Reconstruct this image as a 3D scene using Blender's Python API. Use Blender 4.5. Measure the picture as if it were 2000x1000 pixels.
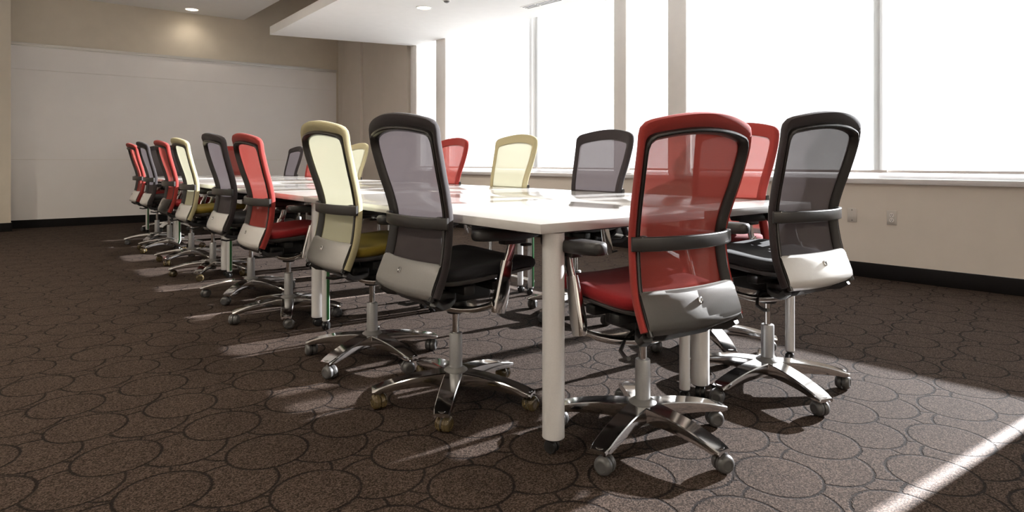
import bpy, bmesh, math, random
from mathutils import Vector, Matrix

for o in list(bpy.data.objects):
    bpy.data.objects.remove(o, do_unlink=True)
S = bpy.context.scene
COL = S.collection
PI = math.pi
random.seed(7)

# ------------------------------------------------------------------ camera, sky, sun, exposure
F_PX, HORIZON, CAM_H = 1230.0, 316.0, 0.935
cd = bpy.data.cameras.new('camera')
cam = bpy.data.objects.new('camera', cd)
COL.objects.link(cam)
cam.location = (0, 0, CAM_H)
cam.rotation_euler = (PI / 2, 0, -math.atan2(0.6842, 0.7294))
cd.sensor_fit = 'HORIZONTAL'
cd.sensor_width = 36
cd.lens = 36 * F_PX / 2000
cd.shift_y = (HORIZON - 500) / 2000
cd.clip_start = 0.05
cd.clip_end = 200
S.camera = cam

world = bpy.data.worlds.new('sky')
S.world = world
world.use_nodes = True
bg = world.node_tree.nodes['Background']
bg.inputs['Color'].default_value = (0.93, 0.97, 1.0, 1)
bg.inputs['Strength'].default_value = 1.9

sd = bpy.data.lights.new('sun', 'SUN')
sd.energy = 49.0
sd.angle = math.radians(0.6)
sd.color = (0.98, 0.95, 1.0)
sun = bpy.data.objects.new('sun', sd)
COL.objects.link(sun)
sun.location = (12, -1, 6)
sun.rotation_euler = Vector((-1.0, 0.155, -0.342)).to_track_quat('-Z', 'Y').to_euler()

S.view_settings.view_transform = 'Standard'
S.view_settings.look = 'None'
S.view_settings.gamma = 1.0
S.view_settings.use_curve_mapping = False
S.view_settings.exposure = 1.7
S.cycles.use_denoising = True
S.cycles.max_bounces = 10
S.cycles.diffuse_bounces = 6
S.cycles.transparent_max_bounces = 16
S.cycles.sample_clamp_indirect = 8.0
S.cycles.caustics_reflective = False
S.cycles.caustics_refractive = False

# ------------------------------------------------------------------ material helpers
class NT:
    def __init__(self, name):
        self.m = bpy.data.materials.new(name)
        self.m.use_nodes = True
        self.t = self.m.node_tree
        self.t.nodes.clear()
        self.out = self.n('ShaderNodeOutputMaterial')
    def n(self, t, **kw):
        nd = self.t.nodes.new(t)
        for k, v in kw.items():
            setattr(nd, k, v)
        return nd
    def l(self, a, b):
        self.t.links.new(a, b)
    def val(self, sock, v):
        if isinstance(v, bpy.types.NodeSocket):
            self.l(v, sock)
        elif isinstance(v, (tuple, list)) and len(v) == 3 and sock.type == 'RGBA':
            sock.default_value = (*v, 1)
        else:
            sock.default_value = v
    def math(self, op, a, b=None, c=None):
        nd = self.n('ShaderNodeMath', operation=op)
        for i, x in enumerate((a, b, c)):
            if x is not None:
                self.val(nd.inputs[i], x)
        return nd.outputs[0]
    def bsdf(self, color, rough=0.5, metal=0.0, spec=0.5, **kw):
        b = self.n('ShaderNodeBsdfPrincipled')
        self.val(b.inputs['Base Color'], color)
        self.val(b.inputs['Roughness'], rough)
        b.inputs['Metallic'].default_value = metal
        b.inputs['Specular IOR Level'].default_value = spec
        for k, v in kw.items():
            self.val(b.inputs[k.replace('_', ' ')], v)
        return b
    def noise(self, scale, detail=2.0, rough=0.5, vec=None):
        nd = self.n('ShaderNodeTexNoise')
        nd.inputs['Scale'].default_value = scale
        nd.inputs['Detail'].default_value = detail
        nd.inputs['Roughness'].default_value = rough
        if vec is None:
            vec = self.coord('Object')
        self.l(vec, nd.inputs['Vector'])
        return nd.outputs['Fac']
    def coord(self, w='Object'):
        if not hasattr(self, '_tc'):
            self._tc = self.n('ShaderNodeTexCoord')
        return self._tc.outputs[w]
    def ramp(self, fac, stops):
        r = self.n('ShaderNodeValToRGB')
        e = r.color_ramp.elements
        while len(e) < len(stops):
            e.new(0.5)
        for el, (p, c) in zip(e, stops):
            el.position = p
            el.color = (*c, 1) if len(c) == 3 else c
        self.l(fac, r.inputs[0])
        return r.outputs['Color']
    def mixc(self, fac, a, b):
        nd = self.n('ShaderNodeMix', data_type='RGBA')
        self.val(nd.inputs[0], fac)
        self.val(nd.inputs[6], a)
        self.val(nd.inputs[7], b)
        return nd.outputs[2]
    def bump(self, h, strength=0.3, dist=0.002):
        nd = self.n('ShaderNodeBump')
        nd.inputs['Strength'].default_value = strength
        nd.inputs['Distance'].default_value = dist
        self.l(h, nd.inputs['Height'])
        return nd.outputs[0]
    def done(self, sh):
        self.l(sh.outputs[0] if hasattr(sh, 'outputs') else sh, self.out.inputs[0])
        return self.m

def simple(name, color, rough=0.5, metal=0.0, spec=0.5, grain=0.0, gscale=60, bump=0.0, bdist=0.001, **kw):
    t = NT(name)
    c = color
    if grain:
        f = t.noise(gscale, 3)
        c = t.ramp(f, [(0.25, tuple(x * (1 - grain) for x in color)), (0.75, tuple(min(1, x * (1 + grain)) for x in color))])
    b = t.bsdf(c, rough, metal, spec, **kw)
    if bump:
        t.l(t.bump(t.noise(gscale * 3, 3), bump, bdist), b.inputs['Normal'])
    return t.done(b)

def mesh_fabric(name, color, holes, glow=0.35):
    """Open woven net: threads of the fabric colour with real see-through between them."""
    t = NT(name)
    sep = t.n('ShaderNodeSeparateXYZ')
    t.l(t.coord('Object'), sep.inputs[0])
    k = 2 * PI / 0.0056
    a = t.math('SINE', t.math('MULTIPLY', t.math('ADD', sep.outputs[1], sep.outputs[2]), k))
    b = t.math('SINE', t.math('MULTIPLY', t.math('SUBTRACT', sep.outputs[1], sep.outputs[2]), k))
    w = t.math('MULTIPLY', a, b)
    fac = t.math('MULTIPLY_ADD', w, holes * 0.7, holes)
    d = t.n('ShaderNodeBsdfDiffuse')
    t.val(d.inputs[0], color)
    tr = t.n('ShaderNodeBsdfTranslucent')
    t.val(tr.inputs[0], color)
    m1 = t.n('ShaderNodeMixShader')
    m1.inputs[0].default_value = glow
    t.l(d.outputs[0], m1.inputs[1]); t.l(tr.outputs[0], m1.inputs[2])
    tp = t.n('ShaderNodeBsdfTransparent')
    m2 = t.n('ShaderNodeMixShader')
    t.l(fac, m2.inputs[0])
    t.l(m1.outputs[0], m2.inputs[1]); t.l(tp.outputs[0], m2.inputs[2])
    return t.done(m2)

def fabric(name, color, grain=0.12):
    t = NT(name)
    f = t.noise(500, 2)
    c = t.ramp(f, [(0.3, tuple(x * (1 - grain) for x in color)), (0.7, tuple(min(1, x * (1 + grain)) for x in color))])
    b = t.bsdf(c, 0.85, 0, 0.25)
    b.inputs['Sheen Weight'].default_value = 0.06
    b.inputs['Sheen Roughness'].default_value = 0.5
    t.l(t.bump(t.noise(900, 2), 0.25, 0.0008), b.inputs['Normal'])
    return t.done(b)

def carpet_mat():
    t = NT('scalloped_carpet')
    co = t.n('ShaderNodeTexCoord').outputs['Object']
    mp = t.n('ShaderNodeMapping')
    mp.inputs['Rotation'].default_value = (0, 0, math.radians(-5))
    t.l(co, mp.inputs[0])
    wob = t.n('ShaderNodeTexNoise'); wob.inputs['Scale'].default_value = 160
    wob.inputs['Detail'].default_value = 1
    t.l(mp.outputs[0], wob.inputs['Vector'])
    wv = t.n('ShaderNodeVectorMath', operation='MULTIPLY_ADD')
    t.l(wob.outputs['Color'], wv.inputs[0]); wv.inputs[1].default_value = (0.010, 0.010, 0); t.l(mp.outputs[0], wv.inputs[2])
    cell = 0.32
    layers = [((0, 0), 0.124), ((0.5, 0.28), 0.128), ((0.06, 0.52), 0.126), ((0.54, 0.78), 0.130)]
    groove, cover, tone = None, None, None
    for (ox, oy), r in layers:
        v = t.n('ShaderNodeTexVoronoi', voronoi_dimensions='2D', feature='F1')
        v.inputs['Scale'].default_value = 1 / cell
        v.inputs['Randomness'].default_value = 0.12
        off = t.n('ShaderNodeVectorMath', operation='ADD')
        off.inputs[1].default_value = (ox * cell + round(ox * 11) * cell, oy * cell + round(oy * 23) * cell, 0)
        t.l(wv.outputs[0], off.inputs[0]); t.l(off.outputs[0], v.inputs['Vector'])
        d = t.math('MULTIPLY', v.outputs['Distance'], cell)
        diff = t.math('ABSOLUTE', t.math('SUBTRACT', d, r))
        mr = t.n('ShaderNodeMapRange', interpolation_type='SMOOTHSTEP')
        t.l(diff, mr.inputs['Value'])
        mr.inputs['From Min'].default_value = 0.0018; mr.inputs['From Max'].default_value = 0.0064
        mr.inputs['To Min'].default_value = 1.0; mr.inputs['To Max'].default_value = 0.0
        ring = mr.outputs[0]
        halo = t.n('ShaderNodeMapRange'); t.l(d, halo.inputs['Value'])
        halo.inputs['From Min'].default_value = r + 0.003; halo.inputs['From Max'].default_value = r + 0.017
        halo.inputs['To Min'].default_value = 1.0; halo.inputs['To Max'].default_value = 0.0
        inside = t.math('LESS_THAN', d, r)
        outside = t.math('SUBTRACT', 1.0, inside)
        if groove is None:
            groove, cover, tone = ring, outside, t.math('MULTIPLY', halo.outputs[0], outside)
        else:
            groove = t.math('MAXIMUM', groove, t.math('MULTIPLY', ring, cover))
            tone = t.math('MULTIPLY', t.math('MAXIMUM', tone, t.math('MULTIPLY', halo.outputs[0], cover)), outside)
            cover = t.math('MULTIPLY', cover, outside)
    # ribbed cut pile in the gaps between discs
    rib = t.n('ShaderNodeTexWave', wave_type='BANDS', bands_direction='Y', wave_profile='SIN')
    rib.inputs['Scale'].default_value = 32; rib.inputs['Distortion'].default_value = 1.2
    rib.inputs['Detail'].default_value = 1; rib.inputs['Detail Scale'].default_value = 3
    t.l(mp.outputs[0], rib.inputs['Vector'])
    ribm = t.math('MULTIPLY', t.math('MAXIMUM', t.math('MULTIPLY', cover, 0.45), tone), t.math('SUBTRACT', 1.0, rib.outputs['Fac']))
    # uneven groove
    brk = t.n('ShaderNodeTexNoise'); brk.inputs['Scale'].default_value = 14; t.l(mp.outputs[0], brk.inputs['Vector'])
    gw = t.math('MULTIPLY', groove, t.math('MULTIPLY_ADD', brk.outputs['Fac'], 0.8, 0.55))
    pile = t.n('ShaderNodeTexNoise'); pile.inputs['Scale'].default_value = 260; pile.inputs['Detail'].default_value = 3
    pile.inputs['Roughness'].default_value = 0.65
    t.l(mp.outputs[0], pile.inputs['Vector'])
    tuft = t.n('ShaderNodeTexVoronoi', voronoi_dimensions='2D', feature='F1')
    tuft.inputs['Scale'].default_value = 290; t.l(mp.outputs[0], tuft.inputs['Vector'])
    sepc = t.n('ShaderNodeSeparateColor'); t.l(tuft.outputs['Color'], sepc.inputs[0])
    grain = t.math('ADD', t.math('MULTIPLY', sepc.outputs[0], 0.55), t.math('MULTIPLY', pile.outputs['Fac'], 0.45))
    base = t.ramp(grain, [(0.24, (0.0125, 0.0080, 0.0056)), (0.5, (0.039, 0.0262, 0.0192)), (0.76, (0.088, 0.063, 0.050))])
    dark = t.math('MINIMUM', t.math('ADD', t.math('MULTIPLY', gw, 1.0), t.math('MULTIPLY', ribm, 0.65)), 0.94)
    col = t.mixc(dark, base, (0.009, 0.006, 0.005))
    b = t.bsdf(col, 0.95, 0, 0.1)
    h = t.math('SUBTRACT', t.math('ADD', t.math('MULTIPLY', pile.outputs['Fac'], 0.35), t.math('MULTIPLY', sepc.outputs[1], 0.35)), t.math('ADD', t.math('MULTIPLY', gw, 1.0), t.math('MULTIPLY', ribm, 0.8)))
    t.l(t.bump(h, 0.8, 0.005), b.inputs['Normal'])
    return t.done(b)

def shade_mat():
    t = NT('roller_shade_fabric')
    f = t.noise(900, 1)
    tp = t.n('ShaderNodeBsdfTransparent'); t.val(tp.inputs[0], (0.95, 0.95, 0.95))
    tr = t.n('ShaderNodeBsdfTranslucent'); t.val(tr.inputs[0], (0.115, 0.114, 0.112))
    df = t.n('ShaderNodeBsdfDiffuse'); t.val(df.inputs[0], (0.75, 0.74, 0.71))
    m1 = t.n('ShaderNodeMixShader'); m1.inputs[0].default_value = 0.5
    t.l(tr.outputs[0], m1.inputs[1]); t.l(df.outputs[0], m1.inputs[2])
    m2 = t.n('ShaderNodeMixShader'); t.l(t.math('MULTIPLY_ADD', f, 0.06, 0.13), m2.inputs[0])
    t.l(m1.outputs[0], m2.inputs[1]); t.l(tp.outputs[0], m2.inputs[2])
    return t.done(m2)

def pane_mat():
    t = NT('window_glass')
    tp = t.n('ShaderNodeBsdfTransparent'); t.val(tp.inputs[0], (0.96, 0.98, 0.97))
    gl = t.n('ShaderNodeBsdfGlossy'); gl.inputs['Roughness'].default_value = 0.02
    fr = t.n('ShaderNodeFresnel'); fr.inputs[0].default_value = 1.45
    m = t.n('ShaderNodeMixShader')
    t.l(fr.outputs[0], m.inputs[0]); t.l(tp.outputs[0], m.inputs[1]); t.l(gl.outputs[0], m.inputs[2])
    return t.done(m)

def amber_mat():
    t = NT('amber_caster_plastic')
    b = t.bsdf((0.30, 0.215, 0.095), 0.10, 0, 0.5)
    b.inputs['Transmission Weight'].default_value = 0.75
    b.inputs['Coat Weight'].default_value = 0.4
    return t.done(b)

def emit(name, color, strength):
    t = NT(name)
    e = t.n('ShaderNodeEmission'); t.val(e.inputs[0], color); e.inputs[1].default_value = strength
    return t.done(e)

M = {}
M['carpet'] = carpet_mat()
M['wall'] = simple('tan_wall_paint', (0.60, 0.535, 0.44), 0.75, grain=0.03, gscale=6, bump=0.05, bdist=0.0006)
M['wall_window'] = simple('greige_wall_paint', (0.65, 0.595, 0.53), 0.7, grain=0.02, gscale=6, bump=0.05, bdist=0.0006)
M['white_wall'] = simple('warm_white_wall_paint', (0.84, 0.81, 0.77), 0.7, grain=0.02, gscale=6)
M['ceiling'] = simple('white_ceiling_paint', (0.86, 0.85, 0.83), 0.8, grain=0.015, gscale=8)
M['board'] = simple('whiteboard_film', (0.78, 0.75, 0.73), 0.35, grain=0.02, gscale=3)
M['rail'] = simple('anodised_rail', (0.55, 0.53, 0.50), 0.35, 0.8)
M['baseboard'] = simple('black_vinyl_base', (0.006, 0.005, 0.005), 0.6, 0, 0.15, grain=0.1, gscale=30)
M['sill'] = simple('grey_sill_laminate', (0.62, 0.60, 0.60), 0.35, grain=0.02, gscale=20)
M['column'] = simple('column_paint', (0.86, 0.84, 0.81), 0.6, grain=0.02, gscale=10)
M['mullion'] = simple('window_aluminium', (0.62, 0.64, 0.66), 0.4, 0.5)
M['shade'] = shade_mat()
M['hem'] = simple('shade_hem_bar', (0.60, 0.56, 0.53), 0.5)
M['pane'] = pane_mat()
M['tabletop'] = simple('white_laminate', (0.52, 0.51, 0.495), 0.13, 0, 0.5, grain=0.01, gscale=12)
M['table_edge'] = M['tabletop']
M['silver_leg'] = simple('silver_powder_leg', (0.72, 0.71, 0.70), 0.34, 0.3, grain=0.03, gscale=200)
M['green'] = simple('green_leg_strip', (0.035, 0.15, 0.05), 0.4)
M['black_plastic'] = simple('black_plastic', (0.014, 0.013, 0.013), 0.38, 0, 0.5, bump=0.08, gscale=300, bdist=0.0004)
M['black_frame'] = simple('black_frame_plastic', (0.022, 0.020, 0.019), 0.30, 0, 0.5, bump=0.04, gscale=300, bdist=0.0004)
M['pad'] = simple('armrest_urethane', (0.020, 0.019, 0.019), 0.42, 0, 0.5, bump=0.1, gscale=260, bdist=0.0004)
M['steel_black'] = simple('black_steel', (0.02, 0.02, 0.02), 0.4, 0.3)
M['chrome'] = simple('polished_aluminium', (0.70, 0.69, 0.68), 0.10, 1.0, grain=0.04, gscale=25)
M['satin'] = simple('satin_aluminium_plate', (0.64, 0.625, 0.60), 0.36, 0.2, grain=0.05, gscale=350)
M['sleeve'] = simple('grey_column_sleeve', (0.34, 0.34, 0.34), 0.42, 0.55, grain=0.04, gscale=200)
M['collar'] = simple('grey_collar_plastic', (0.16, 0.155, 0.15), 0.45)
M['shell'] = simple('grey_seat_shell', (0.12, 0.118, 0.115), 0.5)
M['caster'] = simple('grey_caster_nylon', (0.075, 0.073, 0.072), 0.35, 0, 0.5)
M['caster_black'] = simple('black_caster_nylon', (0.015, 0.015, 0.015), 0.3)
M['amber'] = amber_mat()
M['plate_grey'] = simple('outlet_plate', (0.50, 0.47, 0.43), 0.4, 0.2)
M['outlet_face'] = simple('outlet_face_nylon', (0.72, 0.69, 0.66), 0.4)
M['slot'] = simple('dark_slot', (0.02, 0.02, 0.02), 0.7)
M['trim_white'] = simple('white_trim_enamel', (0.85, 0.84, 0.80), 0.35)
M['lamp'] = emit('downlight_lamp', (1.0, 0.86, 0.66), 3.0)
KINDS = {
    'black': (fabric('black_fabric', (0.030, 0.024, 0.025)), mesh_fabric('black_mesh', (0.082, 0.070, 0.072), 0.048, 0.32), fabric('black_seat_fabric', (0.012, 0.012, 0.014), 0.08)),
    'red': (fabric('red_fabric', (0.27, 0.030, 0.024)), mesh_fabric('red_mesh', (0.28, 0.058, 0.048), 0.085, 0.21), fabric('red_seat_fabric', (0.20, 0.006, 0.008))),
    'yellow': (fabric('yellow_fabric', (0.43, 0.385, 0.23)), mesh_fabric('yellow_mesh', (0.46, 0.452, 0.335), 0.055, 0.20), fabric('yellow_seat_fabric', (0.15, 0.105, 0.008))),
}
M['seat_black'] = KINDS['black'][2]

# ------------------------------------------------------------------ geometry helpers
def to_mesh(name, bm, mat, smooth=40):
    bmesh.ops.recalc_face_normals(bm, faces=bm.faces)
    me = bpy.data.meshes.new(name)
    bm.to_mesh(me); bm.free()
    me.materials.append(mat)
    if smooth:
        me.polygons.foreach_set('use_smooth', [True] * len(me.polygons))
        me.set_sharp_from_angle(angle=math.radians(smooth))
    return me

def link(name, me, parent=None, loc=(0, 0, 0), rz=0.0):
    o = bpy.data.objects.new(name, me)
    COL.objects.link(o)
    o.location = loc
    o.rotation_euler = (0, 0, rz)
    if parent:
        o.parent = parent
    return o

def empty(name, loc, rz=0):
    o = bpy.data.objects.new(name, None)
    COL.objects.link(o)
    o.location = loc; o.rotation_euler = (0, 0, rz)
    o.empty_display_size = 0.1
    return o

def tag(o, label, cat, group=None):
    o['label'] = label; o['category'] = cat
    if group:
        o['group'] = group
    return o

def structure(o):
    o['kind'] = 'structure'
    return o

def add_box(bm, x0, x1, y0, y1, z0, z1, bevel=0.0, seg=2):
    t = bmesh.new()
    bmesh.ops.create_cube(t, size=1)
    bmesh.ops.scale(t, vec=(abs(x1 - x0), abs(y1 - y0), abs(z1 - z0)), verts=t.verts)
    bmesh.ops.translate(t, vec=((x0 + x1) / 2, (y0 + y1) / 2, (z0 + z1) / 2), verts=t.verts)
    if bevel:
        bmesh.ops.bevel(t, geom=list(t.edges), offset=bevel, segments=seg, profile=0.5, affect='EDGES')
    merge(bm, t)

def merge(bm, t, mat=None):
    if mat is not None:
        bmesh.ops.transform(t, matrix=mat, verts=t.verts)
    vs = [bm.verts.new(v.co) for v in t.verts]
    t.verts.index_update()
    for f in t.faces:
        try:
            bm.faces.new([vs[v.index] for v in f.verts])
        except ValueError:
            pass
    t.free()

def box_mesh(name, mat, *boxes, bevel=0.0):
    bm = bmesh.new()
    for b in boxes:
        add_box(bm, *b, bevel=bevel)
    return to_mesh(name, bm, mat, 30)

def prism(bm, pts, z0, z1):
    n = len(pts)
    lo = [bm.verts.new((x, y, z0)) for x, y in pts]
    hi = [bm.verts.new((x, y, z1)) for x, y in pts]
    bm.faces.new(lo); bm.faces.new(hi)
    for i in range(n):
        bm.faces.new((lo[i], lo[(i + 1) % n], hi[(i + 1) % n], hi[i]))

def prism_mesh(name, mat, pts, z0, z1):
    bm = bmesh.new(); prism(bm, pts, z0, z1)
    return to_mesh(name, bm, mat, 30)

def rings(bm, rs, closed_ring=True, cap0=True, cap1=True):
    """Loft a list of point rings."""
    vv = [[bm.verts.new(p) for p in r] for r in rs]
    n = len(rs[0])
    for a, b in zip(vv, vv[1:]):
        for i in range(n if closed_ring else n - 1):
            j = (i + 1) % n
            bm.faces.new((a[i], a[j], b[j], b[i]))
    if cap0: bm.faces.new(vv[0])
    if cap1: bm.faces.new(vv[-1])
    return vv

def lathe(bm, prof, seg=24, axis='Z', at=(0, 0, 0)):
    """prof: (along, radius) points."""
    rs = []
    for h, r in prof:
        ring = []
        for k in range(seg):
            a = 2 * PI * k / seg
            c, s = max(r, 1e-5) * math.cos(a), max(r, 1e-5) * math.sin(a)
            p = {'Z': (c, s, h), 'Y': (c, h, s), 'X': (h, c, s)}[axis]
            ring.append((p[0] + at[0], p[1] + at[1], p[2] + at[2]))
        rs.append(ring)
    rings(bm, rs)

def sweep(bm, path, side, up, section):
    """path points, per point side & up vectors, section (a,b) points scaled per point if callable."""
    rs = []
    for i, p in enumerate(path):
        sec = section(i) if callable(section) else section
        rs.append([p + side[i] * a + up[i] * b for a, b in sec])
    rings(bm, rs)

def tube(bm, pts, r, seg=8):
    pts = [Vector(p) for p in pts]
    side, up = [], []
    for i in range(len(pts)):
        d = (pts[min(i + 1, len(pts) - 1)] - pts[max(i - 1, 0)]).normalized()
        ref = Vector((0, 0, 1)) if abs(d.z) < 0.9 else Vector((1, 0, 0))
        s = d.cross(ref).normalized(); side.append(s); up.append(s.cross(d).normalized())
    sweep(bm, pts, side, up, [(r * math.cos(2 * PI * k / seg), r * math.sin(2 * PI * k / seg)) for k in range(seg)])

def rrect(w, h, r, n=3):
    """rounded rectangle section centred at 0."""
    out = []
    for cx, cy, a0 in ((w / 2 - r, h / 2 - r, 0), (-w / 2 + r, h / 2 - r, 90), (-w / 2 + r, -h / 2 + r, 180), (w / 2 - r, -h / 2 + r, 270)):
        for k in range(n + 1):
            a = math.radians(a0 + 90 * k / n)
            out.append((cx + r * math.cos(a), cy + r * math.sin(a)))
    return out

def interp(xs, ys, x):
    if x <= xs[0]: return ys[0] + (ys[1] - ys[0]) * (x - xs[0]) / (xs[1] - xs[0])
    if x >= xs[-1]: return ys[-1] + (ys[-1] - ys[-2]) * (x - xs[-1]) / (xs[-1] - xs[-2])
    for i in range(len(xs) - 1):
        if x <= xs[i + 1]:
            t = (x - xs[i]) / (xs[i + 1] - xs[i])
            m0 = (ys[i + 1] - ys[max(i - 1, 0)]) / (xs[i + 1] - xs[max(i - 1, 0)])
            m1 = (ys[min(i + 2, len(xs) - 1)] - ys[i]) / (xs[min(i + 2, len(xs) - 1)] - xs[i])
            h = xs[i + 1] - xs[i]
            return (2 * t**3 - 3 * t**2 + 1) * ys[i] + (t**3 - 2 * t**2 + t) * h * m0 + (-2 * t**3 + 3 * t**2) * ys[i + 1] + (t**3 - t**2) * h * m1

# ------------------------------------------------------------------ the room
XW = 5.5865                      # face of the window wall
def back_y(x): return 11.18 - 0.119 * (x - 0.916)

structure(link('floor', box_mesh('floor', M['carpet'], (-4.2, 5.9, -4.6, 11.9, -0.12, 0.0))))

# window wall: bays along Y (wide bay, column, narrow bay, column ...)
Y_END = 8.375
wide = [(4.323, 7.39), (-0.09, 3.41), (-4.20, -1.05)]
narrow = [(7.63, 8.13), (3.63, 4.15), (-0.83, -0.31)]
cols = [(8.13, 8.30), (7.39, 7.63), (4.15, 4.323), (3.41, 3.63), (-0.31, -0.09), (-1.05, -0.83), (-4.6, -4.20)]
Z_SILL, Z_HEAD, Z_TOP = 0.80, 2.74, 2.90
wr = structure(link('wall_right', box_mesh('wall_right', M['wall_window'], (XW, 5.86, -4.6, Y_END, 0.0, 0.757))))
link('wall_section', box_mesh('wall_section', M['wall_window'], (XW, 5.86, Y_END, 11.2, 0.0, 4.02)), wr)
link('wall_header', box_mesh('wall_header', M['wall_window'], (XW + 0.02, 5.86, -4.6, Y_END, Z_TOP + 0.01, 4.02)), wr)
link('pilaster', box_mesh('pilaster', M['wall_window'], (XW - 0.05, XW + 0.01, 9.73, 10.36, 0.0, 4.0), bevel=0.004), wr)
for a, b in cols:
    link('column', box_mesh('column', M['column'], (XW + 0.005, 5.84, a, b, Z_SILL, Z_TOP + 0.005), bevel=0.02), wr)
link('end_jamb', box_mesh('end_jamb', M['column'], (XW + 0.08, 5.84, 8.30, Y_END - 0.001, Z_SILL, Z_TOP), bevel=0.004), wr)

bm = bmesh.new()
add_box(bm, XW - 0.03, 5.84, -4.6, Y_END - 0.002, 0.758, 0.80, bevel=0.004)
structure(link('trim_1', to_mesh('window_sill', bm, M['sill'], 30)))
structure(link('baseboard_right', box_mesh('baseboard_right', M['baseboard'], (XW - 0.012, XW + 0.0, -4.6, 9.72, 0.0, 0.12), bevel=0.003)))

XG, XS = 5.76, 5.665
SEAM = 0.42
win_no = 0
for i, (a, b) in enumerate(wide + narrow):
    win_no += 1
    w = structure(empty('window_%d' % win_no, (XG, (a + b) / 2, Z_SILL)))
    L = b - a; h = Z_TOP - Z_SILL
    e = 0.05
    fr = bmesh.new()
    add_box(fr, -0.03, 0.03, -L / 2, L / 2, 0.0, e, 0.003)
    add_box(fr, -0.03, 0.03, -L / 2, L / 2, h - e, h, 0.003)
    add_box(fr, -0.03, 0.03, -L / 2, -L / 2 + 0.012, e, h - e, 0.003)
    add_box(fr, -0.03, 0.03, L / 2 - 0.012, L / 2, e, h - e, 0.003)
    link('window_frame', to_mesh('window_frame', fr, M['mullion'], 30), w)
    cuts = [-L / 2 + 0.012, L / 2 - 0.012]
    if i < len(wide):
        ym = ((a + SEAM * L) if i != 1 else 1.70) - (a + b) / 2
        link('mullion', box_mesh('mullion', M['mullion'], (-0.03, 0.03, ym - 0.028, ym + 0.028, e, h - e), bevel=0.004), w)
        cuts = [cuts[0], ym - 0.028, ym + 0.028, cuts[1]]
    for c in range(0, len(cuts), 2):
        link('pane', box_mesh('pane', M['pane'], (-0.003, 0.003, cuts[c], cuts[c + 1], e, h - e)), w)

# roller shades
shade_labels = {
    (0, 0): 'white roller shade in the far wide window bay, the half nearer the camera',
    (0, 1): 'white roller shade in the far wide window bay, the half nearer the whiteboard',
    (1, 0): "white roller shade in the near wide window bay, at the photo's right edge",
    (1, 1): 'white roller shade in the near wide bay, behind the red and black end chairs',
    (2, 0): 'white translucent roller shade behind the camera, near half of its bay',
    (2, 1): 'white translucent roller shade behind the camera, far half of its bay',
    (3, 0): 'narrow white roller shade in the window strip beside the blank wall',
    (4, 0): 'narrow white roller shade between the two columns at the photo centre',
    (5, 0): 'narrow white roller shade beyond the right edge of the photo',
}
def shade(y0, y1, x, label, zb=0.845):
    r = empty('roller_shade', (x, (y0 + y1) / 2, zb))
    tag(r, label, 'shade', 'roller shades on the window wall')
    L = y1 - y0; h = Z_TOP - zb
    f = bmesh.new()
    ny = 12
    rs = []
    for k in range(ny + 1):
        y = -L / 2 + L * k / ny
        xx = 0.0012 * math.sin(k * 2.1)
        rs.append([(xx - 0.0006, y, 0.02), (xx + 0.0006, y, 0.02), (0.0006, y, h), (-0.0006, y, h)])
    vv = [[f.verts.new(r_[0]), f.verts.new(r_[3])] for r_ in rs]
    for p, q in zip(vv, vv[1:]):
        f.faces.new((p[0], q[0], q[1], p[1]))
    link('shade_fabric', to_mesh('shade_fabric', f, M['shade'], 0), r)
    link('hem_bar', box_mesh('hem_bar', M['hem'], (-0.008, 0.008, -L / 2, L / 2, 0.0, 0.022), bevel=0.003), r)
    t = bmesh.new()
    lathe(t, [(-L / 2, 0.011), (L / 2, 0.011)], 14, 'Y', (0.013, 0, h - 0.012))
    link('roller_tube', to_mesh('roller_tube', t, M['trim_white'], 40), r)
for i, (a, b) in enumerate(wide):
    ys = (a + SEAM * (b - a) + 0.05) if i != 1 else 1.69
    lo_gap = 0.056 if i == 1 else 0.036
    shade(a + lo_gap, ys + 0.05, XS + 0.04, shade_labels[(i, 0)])
    shade(ys - 0.06, b - 0.022, XS, shade_labels[(i, 1)])
for i, (a, b) in enumerate(narrow):
    shade(a + 0.003, b - 0.003, XS + 0.01, shade_labels[(3 + i, 0)])

# back wall (runs slightly askew), its return at the left, other walls outside the frame
bm = bmesh.new()
prism(bm, [(-4.2, 11.9), (-4.2, 10.9), (0.86, 10.9), (0.86, back_y(0.86)), (5.86, back_y(5.86)), (5.86, 11.9)], 0.0, 4.02)
wb = structure(link('wall_back', to_mesh('wall_back', bm, M['wall'], 20)))
bm = bmesh.new()
prism(bm, [(-4.2, 10.89), (0.86, 10.80), (0.88, 10.80), (0.88, 11.0), (-4.2, 11.0)], 0.0, 4.0)
link('wall_return', to_mesh('wall_return', bm, M['wall'], 20), wb)
structure(link('wall_left', box_mesh('wall_left', M['white_wall'], (-2.7, -2.5, -4.6, 10.85, 0.0, 4.02))))  # unseen left and front walls, set close and white to bounce light
structure(link('wall_front', box_mesh('wall_front', M['white_wall'], (-4.4, 5.9, -4.8, -4.6, 0.0, 4.02))))
bm = bmesh.new()
x0, x1 = 0.882, XW - 0.002
prism(bm, [(x0, back_y(x0) - 0.014), (x1, back_y(x1) - 0.014), (x1, back_y(x1) - 0.001), (x0, back_y(x0) - 0.001)], 0.0, 0.115)
bb = structure(link('baseboard_back', to_mesh('baseboard_back', bm, M['baseboard'], 20)))
bm = bmesh.new()
prism(bm, [(-4.2, 10.876), (0.892, 10.786), (0.894, 11.05), (0.881, 11.05), (0.881, 10.799), (-4.2, 10.889)], 0.0, 0.115)
structure(link('baseboard_left', to_mesh('baseboard_left', bm, M['baseboard'], 20)))

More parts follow.
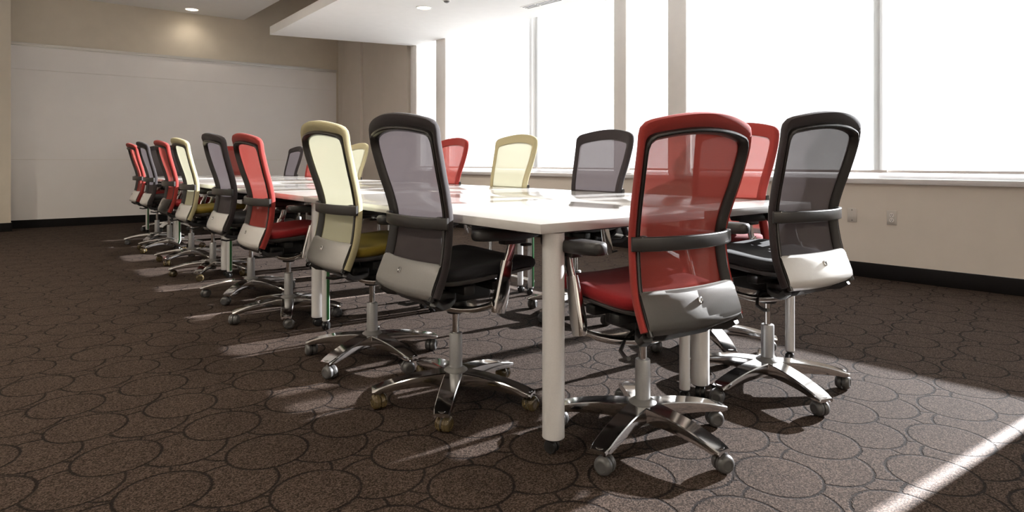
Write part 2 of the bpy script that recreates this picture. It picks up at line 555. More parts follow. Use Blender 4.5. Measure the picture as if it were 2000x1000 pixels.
# whiteboard: three bands of writing film with fine seams, aluminium rail on top
wbd = empty('whiteboard', (3.2, back_y(3.2), 0.115))
tag(wbd, 'wall-wide grey-white whiteboard with aluminium top rail on the far wall', 'whiteboard')
def on_back(o):
    o.matrix_parent_inverse = Matrix.Identity(4)
    return o
for z0, z1 in ((0.116, 0.965), (0.968, 2.235), (2.238, 2.562)):
    bm = bmesh.new()
    xa, xb = 0.884, 5.545
    prism(bm, [(xa - 3.2, back_y(xa) - back_y(3.2) - 0.012), (xb - 3.2, back_y(xb) - back_y(3.2) - 0.012), (xb - 3.2, back_y(xb) - back_y(3.2) - 0.001), (xa - 3.2, back_y(xa) - back_y(3.2) - 0.001)], z0 - 0.115, z1 - 0.115)
    link('board_panel', to_mesh('board_panel', bm, M['board'], 20), wbd)
bm = bmesh.new()
for za, zb, dp in ((2.562, 2.575, 0.012), (2.575, 2.606, 0.03), (2.606, 2.614, 0.018)):
    prism(bm, [(xa - 3.2, back_y(xa) - back_y(3.2) - dp), (xb - 3.2, back_y(xb) - back_y(3.2) - dp), (xb - 3.2, back_y(xb) - back_y(3.2) - 0.001), (xa - 3.2, back_y(xa) - back_y(3.2) - 0.001)], za - 0.115, zb - 0.115)
link('top_rail', to_mesh('top_rail', bm, M['rail'], 20), wbd)

# ceilings: main panel, low cloud over the windows, tall tan recess between them
P1, P2, P3 = (3.614, 8.885), (3.39, 6.453), (5.55, 8.232)
sx = lambda y: P1[0] + (P2[0] - P1[0]) * (y - P1[1]) / (P2[1] - P1[1])
structure(link('ceiling_soffit', prism_mesh('ceiling_soffit', M['ceiling'], [P1, P3, (5.60, 8.218), (5.60, -4.6), (sx(-4.6), -4.6)], Z_HEAD, Z_HEAD + 0.116)))
cx = lambda y: 3.96 - 0.058 * (10.83 - y)
structure(link('ceiling', prism_mesh('ceiling', M['ceiling'], [(-4.2, 11.6), (cx(11.6), 11.6), (cx(-4.6), -4.6), (-4.2, -4.6)], 3.32, 3.42)))
structure(link('ceiling_recess', box_mesh('ceiling_recess', M['wall'], (-4.4, 5.9, -4.8, 11.9, 4.0, 4.12))))

# ------------------------------------------------------------------ ceiling fittings
FILL_LAMP_W = 38
def downlight(x, y, z, r, label, power):
    o = empty('downlight', (x, y, z))
    tag(o, label, 'ceiling light', 'recessed downlights')
    t = bmesh.new()
    lathe(t, [(0.0, r), (-0.006, r), (-0.006, r - 0.012), (0.0, r - 0.018)], 32)
    link('trim_ring', to_mesh('trim_ring', t, M['trim_white'], 30), o)
    t = bmesh.new()
    lathe(t, [(-0.0015, r - 0.016), (-0.003, r * 0.5), (-0.003, 0.0)], 32)
    link('lens', to_mesh('lens', t, M['lamp'], 30), o)
    ld = bpy.data.lights.new('downlight_glow', 'SPOT')
    ld.energy = power; ld.color = (1.0, 0.90, 0.76); ld.spot_size = math.radians(150); ld.spot_blend = 0.8; ld.shadow_soft_size = r * 0.8
    lo = bpy.data.objects.new('downlight_glow', ld)
    COL.objects.link(lo); lo.parent = o; lo.location = (0, 0, -0.03)
downlight(4.294, 6.086, Z_HEAD, 0.093, 'round white recessed downlight lit in the low ceiling panel near the windows', 30)
downlight(3.09, 10.62, 3.32, 0.105, 'round recessed downlight glowing warm in the upper ceiling by the whiteboard', 3)
for lx, col_, pw in ((-2.1, 'by the left wall', 2.9), (0.3, 'above the camera', 0.2), (2.2, 'above the left chairs', 0.8)):  # unseen downlights added as fill for walls and camera-facing surfaces
    for ly, row_ in ((-3.7, 'last in the row'), (1.5, 'third in the row'), (4.6, 'second in the row'), (7.7, 'first in the row from the whiteboard')):
        downlight(lx, ly, 3.32, 0.105, 'added fill downlight %s, %s' % (col_, row_), FILL_LAMP_W * (2.6 if ly < 0 else pw))

o = empty('ceiling_sensor', (4.257, 5.60, Z_HEAD))
tag(o, 'small grey ceiling sensor beside the downlight, at the top edge of the photo', 'sensor')
t = bmesh.new(); lathe(t, [(0, 0.05), (-0.012, 0.05), (-0.02, 0.042), (-0.02, 0.0)], 24)
link('sensor_base', to_mesh('sensor_base', t, M['trim_white'], 30), o)
t = bmesh.new(); lathe(t, [(-0.02, 0.034), (-0.034, 0.026), (-0.04, 0.012), (-0.04, 0.0)], 24)
link('sensor_dome', to_mesh('sensor_dome', t, M['collar'], 30), o)

vent = empty('slot_diffuser', (5.16, 4.72, Z_HEAD))
tag(vent, 'long white linear slot air diffuser in the low ceiling along the windows', 'vent')
VL = 1.14
fr = bmesh.new()
add_box(fr, -0.072, -0.058, -VL / 2, VL / 2, -0.005, 0.0, 0.001)
add_box(fr, 0.058, 0.072, -VL / 2, VL / 2, -0.005, 0.0, 0.001)
add_box(fr, -0.058, 0.058, VL / 2 - 0.014, VL / 2, -0.005, 0.0, 0.001)
add_box(fr, -0.058, 0.058, -VL / 2, -VL / 2 + 0.014, -0.005, 0.0, 0.001)
link('vent_frame', to_mesh('vent_frame', fr, M['trim_white'], 30), vent)
for xx in (-0.039, 0.0, 0.039):
    for k, (ya, yb) in enumerate(((-VL / 2 + 0.014, -0.02), (0.02, 0.34), (0.36, VL / 2 - 0.014))):
        link('slot', box_mesh('slot', M['slot'], (xx - 0.009, xx + 0.009, ya, yb, -0.0048, -0.0006)), vent)
for xx in (-0.0485, -0.0195, 0.0195, 0.0485):
    link('slat', box_mesh('slat', M['trim_white'], (xx - 0.0085, xx + 0.0085, -VL / 2 + 0.014, VL / 2 - 0.014, -0.004, -0.0004), bevel=0.001), vent)

# ------------------------------------------------------------------ wall plates
pl = empty('blank_wall_plate', (XW, 1.864, 0.497))
tag(pl, 'blank steel cover plate on the window wall, left of the power outlet', 'wall plate')
link('plate', box_mesh('plate', M['plate_grey'], (-0.006, 0.0, -0.035, 0.035, -0.057, 0.057), bevel=0.002), pl)
for zz in (-0.042, 0.042):
    t = bmesh.new(); lathe(t, [(-0.0075, 0.0), (-0.0075, 0.004), (-0.005, 0.0045)], 10, 'X', (0, 0, zz))
    link('screw', to_mesh('screw', t, M['slot'], 30), pl)
ou = empty('power_outlet', (XW, 1.574, 0.493))
tag(ou, 'duplex power outlet with steel plate low on the window wall', 'outlet')
link('plate', box_mesh('plate', M['plate_grey'], (-0.006, 0.0, -0.035, 0.035, -0.057, 0.057), bevel=0.002), ou)
for zz in (-0.02, 0.02):
    t = bmesh.new(); lathe(t, [(-0.0095, 0.0), (-0.0095, 0.0155), (-0.005, 0.017)], 20, 'X', (0, 0, zz))
    rc = link('receptacle', to_mesh('receptacle', t, M['outlet_face'], 30), ou)
    for ya, za, wv, hv in ((-0.006, 0.003, 0.0022, 0.0045), (0.006, 0.003, 0.0022, 0.0035), (0.0, -0.008, 0.0028, 0.0028)):
        link('pin_slot', box_mesh('pin_slot', M['slot'], (-0.0102, -0.0092, ya - wv, ya + wv, zz + za - hv, zz + za + hv)), rc)

# ------------------------------------------------------------------ tables
TH = 0.085                                           # the table run is turned a little against the window wall
UX, UY = Vector((math.cos(TH), -math.sin(TH), 0)), Vector((math.sin(TH), math.cos(TH), 0))
ROW0 = Vector((1.371, 1.335, 0))
TW, TL, TZ = 0.84, 2.0, 0.745
bm = bmesh.new()
add_box(bm, -TW / 2 + 0.0015, TW / 2 - 0.0015, -TL / 2 + 0.0015, TL / 2 - 0.0015, TZ - 0.031, TZ, bevel=0.0025)
me_top = to_mesh('tabletop', bm, M['tabletop'], 30)
def leg_mesh(r, name):
    t = bmesh.new()
    lathe(t, [(0.052, r * 0.5), (0.052, r - 0.002), (0.054, r), (TZ - 0.036, r), (TZ - 0.036, r * 0.5)], 28)
    return to_mesh(name, t, M['silver_leg'], 40)
me_thick, me_thin = leg_mesh(0.036, 'thick_leg'), leg_mesh(0.0205, 'thin_leg')
def foot_mesh(r):
    t = bmesh.new()
    lathe(t, [(0.056, 0.008), (0.056, r * 0.9), (0.048, r * 0.92), (0.046, 0.010), (0.036, 0.009), (0.036, 0.0)], 16)
    for s in (-1, 1):
        lathe(t, [(s * 0.003, 0.004), (s * 0.003, 0.021), (s * 0.012, 0.0225), (s * 0.018, 0.019), (s * 0.019, 0.004)], 16, 'Y', (0.006, 0, 0.0225))
    return to_mesh('table_caster', t, M['caster_black'], 40)
me_foot_thick, me_foot_thin = foot_mesh(0.034), foot_mesh(0.019)
me_strip = box_mesh('green_strip', M['green'], (-0.008, 0.008, -0.0035, 0.0035, 0.06, TZ - 0.05), bevel=0.001)
bm = bmesh.new()
for sx_ in (-1, 1):
    add_box(bm, sx_ * 0.24 - 0.02, sx_ * 0.24 + 0.02, -TL / 2 + 0.12, TL / 2 - 0.12, TZ - 0.062, TZ - 0.0315, 0.003)
for sy_ in (-1, 1):
    add_box(bm, -0.26, 0.26, sy_ * 0.80 - 0.02, sy_ * 0.80 + 0.02, TZ - 0.062, TZ - 0.0315, 0.003)
me_rail = to_mesh('under_frame', bm, M['steel_black'], 30)
order = ['nearest', 'second nearest', 'third from the near end', 'farthest']
for side in (0, 1):
    for k in range(4):
        c = ROW0 + UX * (TW * (side + 0.5)) + UY * (TL * (k + 0.5))
        t = empty('conference_table', (c.x, c.y, 0), -TH)
        tag(t, 'white rectangular table on silver legs, %s in the %s' % (order[k], 'row by windows' if side else 'left row'), 'table', 'white tables joined into one long table')
        link('tabletop', me_top, t)
        link('under_frame', me_rail, t)
        xl, xr = (-TW / 2 + 0.105, TW / 2 - 0.05) if side == 0 else (-TW / 2 + 0.05, TW / 2 - 0.09)
        for sx_, x in ((-1, xl), (1, xr)):
            for sy_ in (-1, 1):
                y = sy_ * (TL / 2 - 0.058)
                thick = sx_ < 0 and sy_ < 0
                lg = link('leg', me_thick if thick else me_thin, t, (x, y, 0))
                if thick:
                    lg['label'] = 'thick round silver leg'
                link('table_caster', me_foot_thick if thick else me_foot_thin, lg, (0, 0, 0), random.uniform(0, 6))
                if sy_ > 0:
                    link('green_strip', me_strip, lg, (0.004, -0.0195, 0), 0)

# ------------------------------------------------------------------ task chairs (local +X = forward, origin on the floor under the hub)
ZP = [0.40, 0.43, 0.48, 0.54, 0.60, 0.68, 0.74, 0.82, 0.90, 1.0, 1.06, 1.12]
SP = [-0.225, -0.212, -0.19, -0.166, -0.150, -0.138, -0.138, -0.158, -0.185, -0.214, -0.224, -0.238]
ZW = [0.40, 0.48, 0.56, 0.64, 0.72, 0.80, 0.88, 0.96, 1.04, 1.12]
WW = [0.212, 0.213, 0.211, 0.206, 0.204, 0.211, 0.222, 0.231, 0.236, 0.237]
def pz(z): return interp(ZP, SP, z)
def wz(z): return interp(ZW, WW, z)
def P(y, z, b=0.0):
    def s(yy, zz): return pz(zz) - 0.035 * (1 - min(1.3, (yy / 0.22) ** 2))
    p = Vector((s(y, z), y, z))
    if b:
        e = 0.003
        dy = Vector(((s(y + e, z) - s(y - e, z)) / (2 * e), 1, 0)); dzv = Vector(((s(y, z + e) - s(y, z - e)) / (2 * e), 0, 1))
        n = dy.cross(dzv).normalized()
        if n.x < 0: n = -n
        p = p - n * b
    return p
def top_z(y): return 1.117 - 0.036 * (abs(y) / 0.235) ** 2.0
def outline(inset, inset_top, zb, rad, n=84):
    """back outline in (y,z): up one side, over the crown, down the other."""
    zc = 1.08
    for _ in range(30):
        zc = top_z(wz(zc) - inset) - inset_top
    pts = []
    N = 60
    for k in range(N + 1):
        z = zb + (zc - zb) * k / N
        pts.append((wz(z) - inset, z))
    yc = pts[-1][0]
    cor = len(pts) - 1
    for k in range(1, N + 1):
        y = yc * (1 - k / N)
        pts.append((y, top_z(y) - inset_top))
    # round the corner
    def dist(a, b): return math.hypot(a[0] - b[0], a[1] - b[1])
    i = cor
    while i > 0 and dist(pts[i], pts[cor]) < rad: i -= 1
    j = cor
    while j < len(pts) - 1 and dist(pts[j], pts[cor]) < rad: j += 1
    A_, B_, C_ = pts[i], pts[cor], pts[j]
    arc = []
    for k in range(1, 12):
        t = k / 12
        arc.append(tuple((1 - t) ** 2 * A_[q] + 2 * t * (1 - t) * B_[q] + t * t * C_[q] for q in (0, 1)))
    half = pts[:i + 1] + arc + pts[j:]
    full = half + [(-y, z) for y, z in reversed(half[:-1])]
    L = [0]
    for a, b in zip(full, full[1:]): L.append(L[-1] + dist(a, b))
    out, q = [], 0
    for k in range(n + 1):
        d = L[-1] * k / n
        while q < len(L) - 2 and L[q + 1] < d: q += 1
        t = (d - L[q]) / max(1e-9, L[q + 1] - L[q])
        out.append(tuple(full[q][c] + t * (full[q + 1][c] - full[q][c]) for c in (0, 1)))
    return out
def ring_strip(O, I, sec):
    """loft a section between outer and inner outlines; sec = (fraction inward, depth behind the surface)."""
    bm = bmesh.new(); rs = []
    for (yo, zo), (yi, zi) in zip(O, I):
        rs.append([P(yo + (yi - yo) * a, zo + (zi - zo) * a, b) for a, b in sec])
    rings(bm, rs)
    return bm
BORDER = ring_strip(outline(0.0, 0.0, 0.455, 0.030), outline(0.030, 0.066, 0.455, 0.022),
                    [(0.02, 0.010), (0.10, 0.002), (0.25, 0.0), (0.85, 0.001), (1.0, 0.003), (1.0, 0.009), (0.7, 0.018), (0.45, 0.030), (0.2, 0.036), (0.04, 0.032), (0.0, 0.022)])
FRAME = ring_strip(outline(0.012, 0.044, 0.442, 0.034), outline(0.032, 0.068, 0.442, 0.024),
                   [(0.0, 0.020), (0.3, 0.018), (0.8, 0.008), (1.0, 0.008), (1.0, 0.016), (0.86, 0.025), (0.62, 0.033), (0.5, 0.0305), (0.36, 0.036), (0.12, 0.035), (0.0, 0.029)])
bmp = bmesh.new()
nu, nv = 20, 36
grid = []
for iu in range(nu + 1):
    u = -1 + 2 * iu / nu
    yt = u * 0.207
    zt = top_z(yt) - 0.056
    colv = []
    for iv in range(nv + 1):
        z = 0.455 + (zt - 0.455) * iv / nv
        colv.append(bmp.verts.new(P(u * (wz(z) - 0.02), z, 0.0055)))
    grid.append(colv)
for a, b in zip(grid, grid[1:]):
    for k in range(nv):
        bmp.faces.new((a[k], b[k], b[k + 1], a[k + 1]))
PANEL = bmp

def plate_bm():
    t = bmesh.new(); g = []
    rows = [(0.566, 0.014), (0.569, 0.024), (0.566, 0.034), (0.555, 0.040), (0.53, 0.042), (0.50, 0.043), (0.475, 0.042), (0.460, 0.038), (0.452, 0.028), (0.448, 0.012), (0.447, -0.01)]
    for i in range(25):
        u = -1 + 2 * i / 24
        g.append([t.verts.new(P(u * (wz(0.5) - 0.016), z, b)) for z, b in rows])
    for a, b in zip(g, g[1:]):
        for k in range(len(rows) - 1):
            t.faces.new((a[k], b[k], b[k + 1], a[k + 1]))
    bmesh.ops.solidify(t, geom=t.faces[:], thickness=0.004)
    return t
def emblem_bm():
    t = bmesh.new(); rs = []
    for sc, b in ((1.0, 0.041), (1.0, 0.0455), (0.80, 0.0465), (0.72, 0.0445), (0.0005, 0.0445)):
        rs.append([P(0.0 + 0.0085 * sc * math.cos(2 * PI * k / 20), 0.523 + 0.0115 * sc * math.sin(2 * PI * k / 20), b) for k in range(20)])
    rings(t, rs)
    return t
def emblem_mark_bm():
    t = bmesh.new()
    for y0, z0, y1, z1 in ((-0.003, 0.529, -0.003, 0.517), (-0.002, 0.523, 0.0035, 0.5285), (-0.002, 0.523, 0.0035, 0.5175)):
        tube(t, [P(y0, z0, 0.0448), P(y1, z1, 0.0448)], 0.0009, 6)
    return t
def bar_bm():
    t = bmesh.new(); path, side, up = [], [], []
    Wb = 0.208
    n = 24
    for i in range(n + 1):
        y = -Wb + 2 * Wb * i / n
        z = 0.718
        b = 0.040 + 0.020 * (1 - (abs(y) / Wb) ** 3)
        path.append(P(y, z, b)); 
    for i in range(n + 1):
        d = (path[min(i + 1, n)] - path[max(i - 1, 0)]).normalized()
        up.append(Vector((0, 0, 1))); side.append(d.cross(Vector((0, 0, 1))).normalized())
    sweep(t, path, side, up, rrect(0.015, 0.044, 0.005))
    for s in (-1, 1):                                # webs to the frame
        y = s * 0.186
        c0, c1 = P(y, 0.718, 0.036), P(y, 0.718, 0.056)
        add_box(t, min(c0.x, c1.x), max(c0.x, c1.x), y - 0.013, y + 0.013, 0.694, 0.742, 0.005)
        rs = []
        for zz, wdt in ((0.690, 0.010), (0.672, 0.006), (0.655, 0.002)):
            pass
    return t

def superring(cx, cy, a, b, n, ex, zf):
    out = []
    for k in range(n):
        th = 2 * PI * k / n
        c, s = math.cos(th), math.sin(th)
        x = cx + a * math.copysign(abs(c) ** (2 / ex), c); y = cy + b * math.copysign(abs(s) ** (2 / ex), s)
        out.append((x, y, zf(x, y)))
    return out
def seat_z(x, y):
    z = 0.535 + 0.055 * (x + 0.19) / 0.46 * 0.6
    z += 0.012 * (abs(y) / 0.235) ** 2
    if x > 0.16: z -= 0.030 * ((x - 0.16) / 0.11) ** 2
    if x < -0.12: z += 0.010 * ((-0.12 - x) / 0.08) ** 2
    return z
def seat_bm():
    t = bmesh.new(); rs = []
    for sc, dz in ((0.90, -0.040), (0.975, -0.034), (1.0, -0.020), (0.99, -0.006), (0.95, 0.002), (0.8, 0.006), (0.5, 0.004), (0.2, 0.002), (0.01, 0.002)):
        rs.append(superring(0.04, 0, 0.235 * sc, 0.238 * sc, 48, 4.2, lambda x, y: seat_z(x, y) + dz))
    rings(t, rs)
    return t
def shell_bm():
    t = bmesh.new(); rs = []
    for sc, dz in ((0.02, -0.075), (0.5, -0.072), (0.78, -0.062), (0.92, -0.050), (0.965, -0.041), (0.93, -0.037), (0.02, -0.037)):
        rs.append(superring(0.04, 0, 0.235 * sc, 0.238 * sc, 40, 4.0, lambda x, y: seat_z(x, y) + dz))
    rings(t, rs)
    return t
def mech_bm():
    t = bmesh.new()
    add_box(t, -0.10, 0.13, -0.062, 0.062, 0.395, 0.485, 0.014, 3)
    add_box(t, -0.145, -0.06, -0.10, 0.10, 0.405, 0.455, 0.012, 3)
    add_box(t, 0.05, 0.10, -0.17, 0.17, 0.45, 0.485, 0.008, 2)
    add_box(t, -0.09, -0.04, -0.19, 0.19, 0.45, 0.485, 0.008, 2)
    lathe(t, [(0.345, 0.0), (0.345, 0.034), (0.40, 0.046), (0.42, 0.046)], 20)
    return t
def yoke_bm():
    t = bmesh.new(); path, side, up = [], [], []
    n = 26
    for i in range(n + 1):
        y = -0.262 + 0.524 * i / n
        z = 0.372 + 0.052 * (abs(y) / 0.262) ** 2.4
        path.append(Vector((-0.01 + 0.02 * (abs(y) / 0.262) ** 2, y, z)))
    for i in range(n + 1):
        d = (path[min(i + 1, n)] - path[max(i - 1, 0)]).normalized()
        side.append(Vector((1, 0, 0))); up.append(Vector((1, 0, 0)).cross(d).normalized())
    def sec(i):
        k = abs(i - n / 2) / (n / 2)
        return rrect(0.105 - 0.045 * k, 0.024, 0.008)
    sweep(t, path, side, up, sec)
    return t
def bracket_bm():
    t = bmesh.new(); path = [Vector(p) for p in ((-0.05, 0, 0.405), (-0.12, 0, 0.405), (-0.185, 0, 0.425), (-0.225, 0, 0.462), (-0.232, 0, 0.51))]
    side, up = [], []
    for i in range(len(path)):
        d = (path[min(i + 1, 4)] - path[max(i - 1, 0)]).normalized()
        side.append(Vector((0, 1, 0))); up.append(d.cross(Vector((0, 1, 0))).normalized())
    sweep(t, path, side, up, lambda i: rrect(0.14 + 0.03 * i, 0.022, 0.006))
    for s in (-1, 1):                                # side struts that carry the frame ends
        path = [Vector(p) for p in ((-0.08, s * 0.09, 0.415), (-0.14, s * 0.15, 0.418), (-0.195, s * 0.19, 0.425), (-0.222, s * 0.198, 0.445))]
        side, up = [], []
        for i in range(4):
            d = (path[min(i + 1, 3)] - path[max(i - 1, 0)]).normalized()
            sv = d.cross(Vector((0, 0, 1))).normalized(); side.append(sv); up.append(sv.cross(d).normalized())
        sweep(t, path, side, up, rrect(0.03, 0.024, 0.006))
    return t
def lever_bm():
    t = bmesh.new()
    tube(t, [(-0.02, 0.06, 0.40), (-0.04, 0.12, 0.385), (-0.07, 0.165, 0.365), (-0.115, 0.185, 0.358), (-0.145, 0.20, 0.366)], 0.0065)
    return t
def arm_bms(s):
    yb = s * 0.268
    # lower sleeve
    t = bmesh.new(); path = [Vector((0.005, yb, 0.392)), Vector((0.012, yb, 0.43)), Vector((0.032, yb, 0.52)), Vector((0.045, yb, 0.575))]
    side, up = [], []
    for i in range(4):
        d = (path[min(i + 1, 3)] - path[max(i - 1, 0)]).normalized()
        side.append(Vector((0, 1, 0))); up.append(d.cross(Vector((0, 1, 0))).normalized())
    sweep(t, path, side, up, lambda i: rrect((0.030, 0.032, 0.028, 0.024)[i], (0.050, 0.060, 0.052, 0.044)[i], 0.009))
    b = bmesh.new()
    path = [Vector((0.038, yb, 0.55)), Vector((0.058, yb, 0.60)), Vector((0.070, yb, 0.652))]
    side, up = [], []
    for i in range(3):
        d = (path[min(i + 1, 2)] - path[max(i - 1, 0)]).normalized()
        side.append(Vector((0, 1, 0))); up.append(d.cross(Vector((0, 1, 0))).normalized())
    sweep(b, path, side, up, rrect(0.014, 0.034, 0.005))
    p = bmesh.new(); rs = []
    cx = 0.045
    def zf(base):
        return lambda x, y: base + 0.010 * max(0.0, (x - cx) / 0.135) ** 2 + 0.004 * (-(x - cx) / 0.135)
    for sc, dz in ((0.02, -0.001), (0.80, -0.001), (0.93, 0.003), (0.99, 0.012), (1.0, 0.020), (0.97, 0.031), (0.88, 0.037), (0.6, 0.0400), (0.02, 0.0402)):
        w = 1.0 - (1 - sc) * 1.0
        rs.append([(x, y, z) for x, y, z in superring(cx, yb, 0.150 - (1 - sc) * 0.045 if sc > 0.5 else 0.004, 0.046 * w if sc > 0.5 else 0.002, 36, 3.0, zf(0.654 + dz))])
    rings(p, rs)
    br = bmesh.new()
    add_box(br, 0.02, 0.12, yb - 0.022, yb + 0.022, 0.636, 0.657, 0.005)
    add_box(br, 0.115, 0.155, yb - 0.012, yb + 0.012, 0.622, 0.632, 0.004)
    return t, b, p, br
def base_bm():
    t = bmesh.new()
    for k in range(5):
        a = 2 * PI * k / 5
        d = Vector((math.cos(a), math.sin(a), 0)); sd_ = Vector((-math.sin(a), math.cos(a), 0)); u = Vector((0, 0, 1))
        path, side, up, prm = [], [], [], []
        n = 12
        for i in range(n + 1):
            r = 0.015 + (0.322 - 0.015) * i / n
            q = r / 0.322
            zt = 0.121 - 0.047 * q ** 2.3
            th = 0.036 * (1 - q) ** 0.8 + 0.017
            w = 0.073 - 0.013 * q
            if i == n: w *= 0.86; th *= 0.8
            path.append(d * r + u * zt); side.append(sd_); up.append(u); prm.append((w, th))
        def sec(i):
            w, th = prm[i]
            bv = 0.003
            return [(-w / 2, -th), (-w / 2 - 0.002, -th * 0.6), (-w / 2, -bv), (-w / 2 + bv, 0.0), (0, 0.0004), (w / 2 - bv, 0.0), (w / 2, -bv), (w / 2 + 0.002, -th * 0.6), (w / 2, -th), (w / 2 - 0.008, -th), (w / 2 - 0.012, -th * 0.55), (-w / 2 + 0.012, -th * 0.55), (-w / 2 + 0.008, -th)]
        sweep(t, path, side, up, sec)
        lathe(t, [(0.058, 0.0), (0.058, 0.0145), (0.072, 0.0165), (0.078, 0.016)], 14, 'Z', tuple(d * 0.302))
    lathe(t, [(0.072, 0.03), (0.072, 0.050), (0.10, 0.064), (0.116, 0.062), (0.1205, 0.050), (0.1205, 0.03)], 40)
    return t
def lathe_mesh(name, prof, mat, seg=28):
    t = bmesh.new(); lathe(t, prof, seg)
    return to_mesh(name, t, mat, 35)
def wheel_bm(s):
    t = bmesh.new()
    lathe(t, [(s * 0.002, 0.006), (s * 0.002, 0.0275), (s * 0.005, 0.0285), (s * 0.0135, 0.0288), (s * 0.0140, 0.0276), (s * 0.0148, 0.0284), (s * 0.021, 0.0262), (s * 0.0262, 0.0215), (s * 0.0276, 0.0165), (s * 0.0276, 0.0150), (s * 0.0255, 0.0145), (s * 0.0252, 0.0)], 24, 'Y', (-0.014, 0, 0.029))
    return t
def hood_bm():
    t = bmesh.new()
    lathe(t, [(0.030, 0.0), (0.030, 0.0065), (0.066, 0.0065), (0.066, 0.0)], 12)
    rs = []
    for k in range(9):                               # fender over the wheels
        a = math.radians(-20 + 150 * k / 8)
        c, s_ = math.cos(a), math.sin(a)
        rs.append([(-0.014 + c * 0.0235, -0.0018, 0.029 + s_ * 0.0235), (-0.014 + c * 0.0235, 0.0018, 0.029 + s_ * 0.0235), (-0.014 + c * 0.0292, 0.0018, 0.029 + s_ * 0.0292), (-0.014 + c * 0.0292, -0.0018, 0.029 + s_ * 0.0292)])
    rings(t, rs)
    lathe(t, [(-0.002, 0.0), (-0.002, 0.02), (0.002, 0.02), (0.002, 0.0)], 12, 'Y', (-0.014, 0, 0.029))
    return t

def variants(name, bm, idx):
    me = to_mesh(name, bm, KINDS['black'][idx], 50)
    out = {'black': me}
    for c in ('red', 'yellow'):
        m2 = me.copy(); m2.materials[0] = KINDS[c][idx]; out[c] = m2
    return out
ME = {
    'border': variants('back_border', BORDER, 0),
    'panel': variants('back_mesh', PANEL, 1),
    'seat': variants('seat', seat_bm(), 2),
    'frame': to_mesh('back_frame', FRAME, M['black_frame'], 50),
    'plate': to_mesh('back_plate', plate_bm(), M['satin'], 45),
    'emblem': to_mesh('emblem', emblem_bm(), M['chrome'], 40),
    'mark': to_mesh('emblem_mark', emblem_mark_bm(), M['collar'], 40),
    'bar': to_mesh('lumbar_bar', bar_bm(), M['black_frame'], 40),
    'shell': to_mesh('seat_shell', shell_bm(), M['shell'], 50),
    'mech': to_mesh('mechanism', mech_bm(), M['steel_black'], 35),
    'yoke': to_mesh('arm_yoke', yoke_bm(), M['chrome'], 40),
    'bracket': to_mesh('back_bracket', bracket_bm(), M['black_plastic'], 40),
    'lever': to_mesh('tilt_lever', lever_bm(), M['black_plastic'], 40),
    'base': to_mesh('star_base', base_bm(), M['chrome'], 24),
    'collar': lathe_mesh('collar', [(0.117, 0.02), (0.117, 0.047), (0.122, 0.046), (0.131, 0.034), (0.134, 0.027), (0.134, 0.02)], M['collar']),
    'sleeve': lathe_mesh('column_sleeve', [(0.048, 0.0), (0.048, 0.023), (0.052, 0.0255), (0.262, 0.0255), (0.266, 0.0235), (0.266, 0.013)], M['sleeve']),
    'piston': lathe_mesh('piston', [(0.20, 0.0), (0.20, 0.0135), (0.375, 0.0135), (0.375, 0.0)], M['chrome'], 20),
    'hood': to_mesh('caster', hood_bm(), M['caster_black'], 40),
}
for k_, m_ in (('grey', M['caster']), ('amber', M['amber'])):
    for s_ in (-1, 1):
        ME['wheel', k_, s_] = to_mesh('wheel', wheel_bm(s_), m_, 40)
for s_ in (-1, 1):
    a_, b_, c_, d_ = arm_bms(s_)
    ME['arm_sleeve', s_] = to_mesh('arm_sleeve', a_, M['chrome'], 40)
    ME['arm_blade', s_] = to_mesh('arm_blade', b_, M['chrome'], 40)
    ME['arm_pad', s_] = to_mesh('armrest', c_, M['pad'], 50)
    ME['arm_bracket', s_] = to_mesh('arm_bracket', d_, M['black_plastic'], 40)

def chair(color, x, y, yaw, base_ang, dz, label, caster='grey', group=None, shift=0.0):
    yw = math.radians(yaw)
    x += shift * math.cos(yw); y += shift * math.sin(yw)
    r = empty('task_chair', (x, y, 0), yw)
    tag(r, label, 'chair', group)
    b = math.radians(base_ang) - yw
    link('star_base', ME['base'], r, (0, 0, 0), b)
    link('collar', ME['collar'], r); link('column_sleeve', ME['sleeve'], r)
    link('piston', ME['piston'], r, (0, 0, min(dz, 0.06)))
    for k in range(5):
        a = b + 2 * PI * k / 5
        c = link('caster', ME['hood'], r, (0.302 * math.cos(a), 0.302 * math.sin(a), 0), random.uniform(0, 2 * PI))
        for s in (-1, 1):
            link('wheel', ME['wheel', caster, s], c)
    u = (0, 0, dz)
    link('mechanism', ME['mech'], r, u); link('arm_yoke', ME['yoke'], r, u); link('back_bracket', ME['bracket'], r, u); link('tilt_lever', ME['lever'], r, u)
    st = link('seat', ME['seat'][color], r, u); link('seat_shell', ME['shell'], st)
    for s in (-1, 1):
        p = link('armrest', ME['arm_pad', s], r, (0, 0, max(-0.008, min(dz, 0.006))))
        link('arm_sleeve', ME['arm_sleeve', s], p); link('arm_blade', ME['arm_blade', s], p); link('arm_bracket', ME['arm_bracket', s], p)
    fr = link('back_frame', ME['frame'], r, u); link('lumbar_bar', ME['bar'], fr)
    bp = link('back_plate', ME['plate'], r, u); link('emblem', ME['emblem'], bp); link('emblem_mark', ME['mark'], bp)
    link('back_border', ME['border'][color], r, u); link('back_mesh', ME['panel'][color], r, u)
    return r

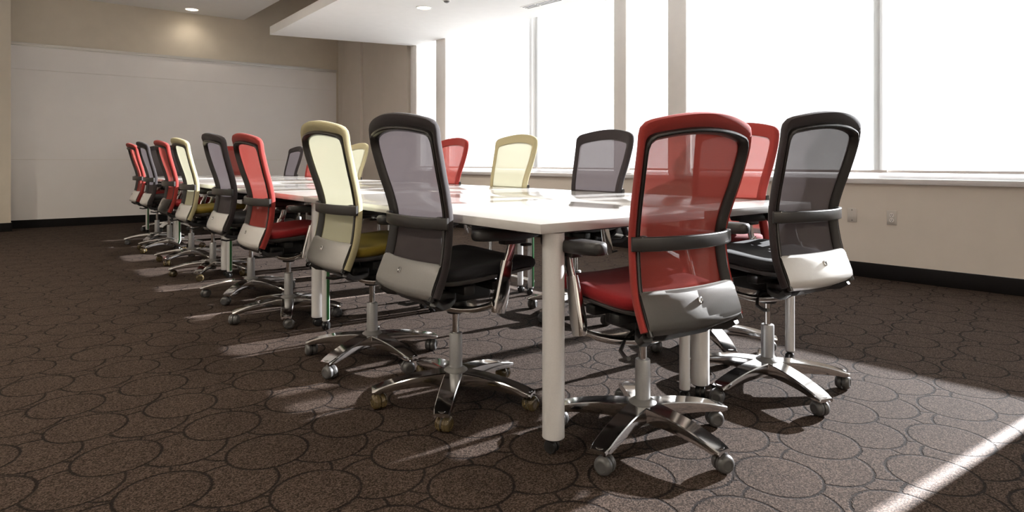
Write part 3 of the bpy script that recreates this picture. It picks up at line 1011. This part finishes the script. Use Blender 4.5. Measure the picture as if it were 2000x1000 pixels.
GL, GR = 'task chairs along the left side of the table', 'task chairs along the window side of the table'
GE, GF = 'task chairs at the near end of the table', 'task chairs at the far end of the table'
YL = -4.5
chair('red', 1.782, 1.227, 79.5, 47, -0.028, 'red mesh task chair at the near table end, its back largest in the photo', 'grey', GE, 0.03)
chair('black', 2.539, 1.143, 79.5, 27, 0.012, 'black mesh task chair at the near table end, right of the large red chair', 'grey', GE, 0.03)
left = [
    ('black', 1.548, 1.952, 7, 0.0, 'black mesh task chair on amber casters, nearest on the left side of the table', 'amber'),
    ('yellow', 1.583, 2.64, 57, 0.006, 'pale yellow mesh task chair next to the nearest black one on the left side', 'grey'),
    ('red', 1.638, 3.70, 28, -0.012, 'red mesh task chair with its back to the camera, third along the left side', 'grey'),
    ('black', 1.70, 4.46, 6, 0.016, 'black mesh task chair on the left side, just beyond the nearer red one', 'grey'),
    ('yellow', 1.78, 5.50, 16, 0.016, 'pale yellow mesh task chair, farther of the two yellow ones on the left side', 'amber'),
    ('red', 1.866, 6.37, 69, 0.020, 'red mesh task chair on the left side, beyond the farther yellow chair', 'amber'),
    ('black', 1.94, 7.36, 63, 0.033, 'black mesh task chair, last but one on the left side of the table', 'amber'),
    ('red', 1.99, 8.05, 20, 0.033, 'red mesh task chair, last on the left side and leftmost in the photo', 'grey'),
]
for c, x, y, ba, dz, lab, cs in left:
    chair(c, x, y, YL, ba, dz, lab, cs, GL, -0.018)
right = [
    ('red', 2.905, 1.645, 12, 'red mesh task chair on the window side, half hidden behind the large red end chair'),
    ('black', 2.95, 2.56, 40, 'black mesh task chair on the window side, just left of the large red chair'),
    ('yellow', 3.024, 3.455, 25, 'cream yellow mesh task chair on the window side, backlit in front of the bright shades'),
    ('red', 3.098, 4.335, 60, 'red mesh task chair on the window side, partly behind the nearest black chair'),
    ('black', 3.178, 5.24, 33, 'black mesh task chair on the window side, almost wholly hidden by the nearest black chair'),
    ('yellow', 3.258, 6.22, 50, 'cream yellow mesh task chair on the window side, showing behind the near yellow chair'),
    ('red', 3.356, 7.37, 15, 'red mesh task chair on the window side, a sliver left of the near yellow chair'),
    ('black', 3.42, 8.15, 45, 'black mesh task chair at the far end of the window side, before the whiteboard'),
]
for c, x, y, ba, lab in right:
    chair(c, x, y, 175, ba, 0.030, lab, 'grey', GR)
chair('black', 2.47, 9.46, -94, 20, 0.055, 'black mesh task chair at the far table end, facing the camera', 'grey', GF)
chair('red', 3.33, 9.40, -94, 50, 0.055, 'red mesh task chair at the far table end, facing the camera', 'grey', GF)
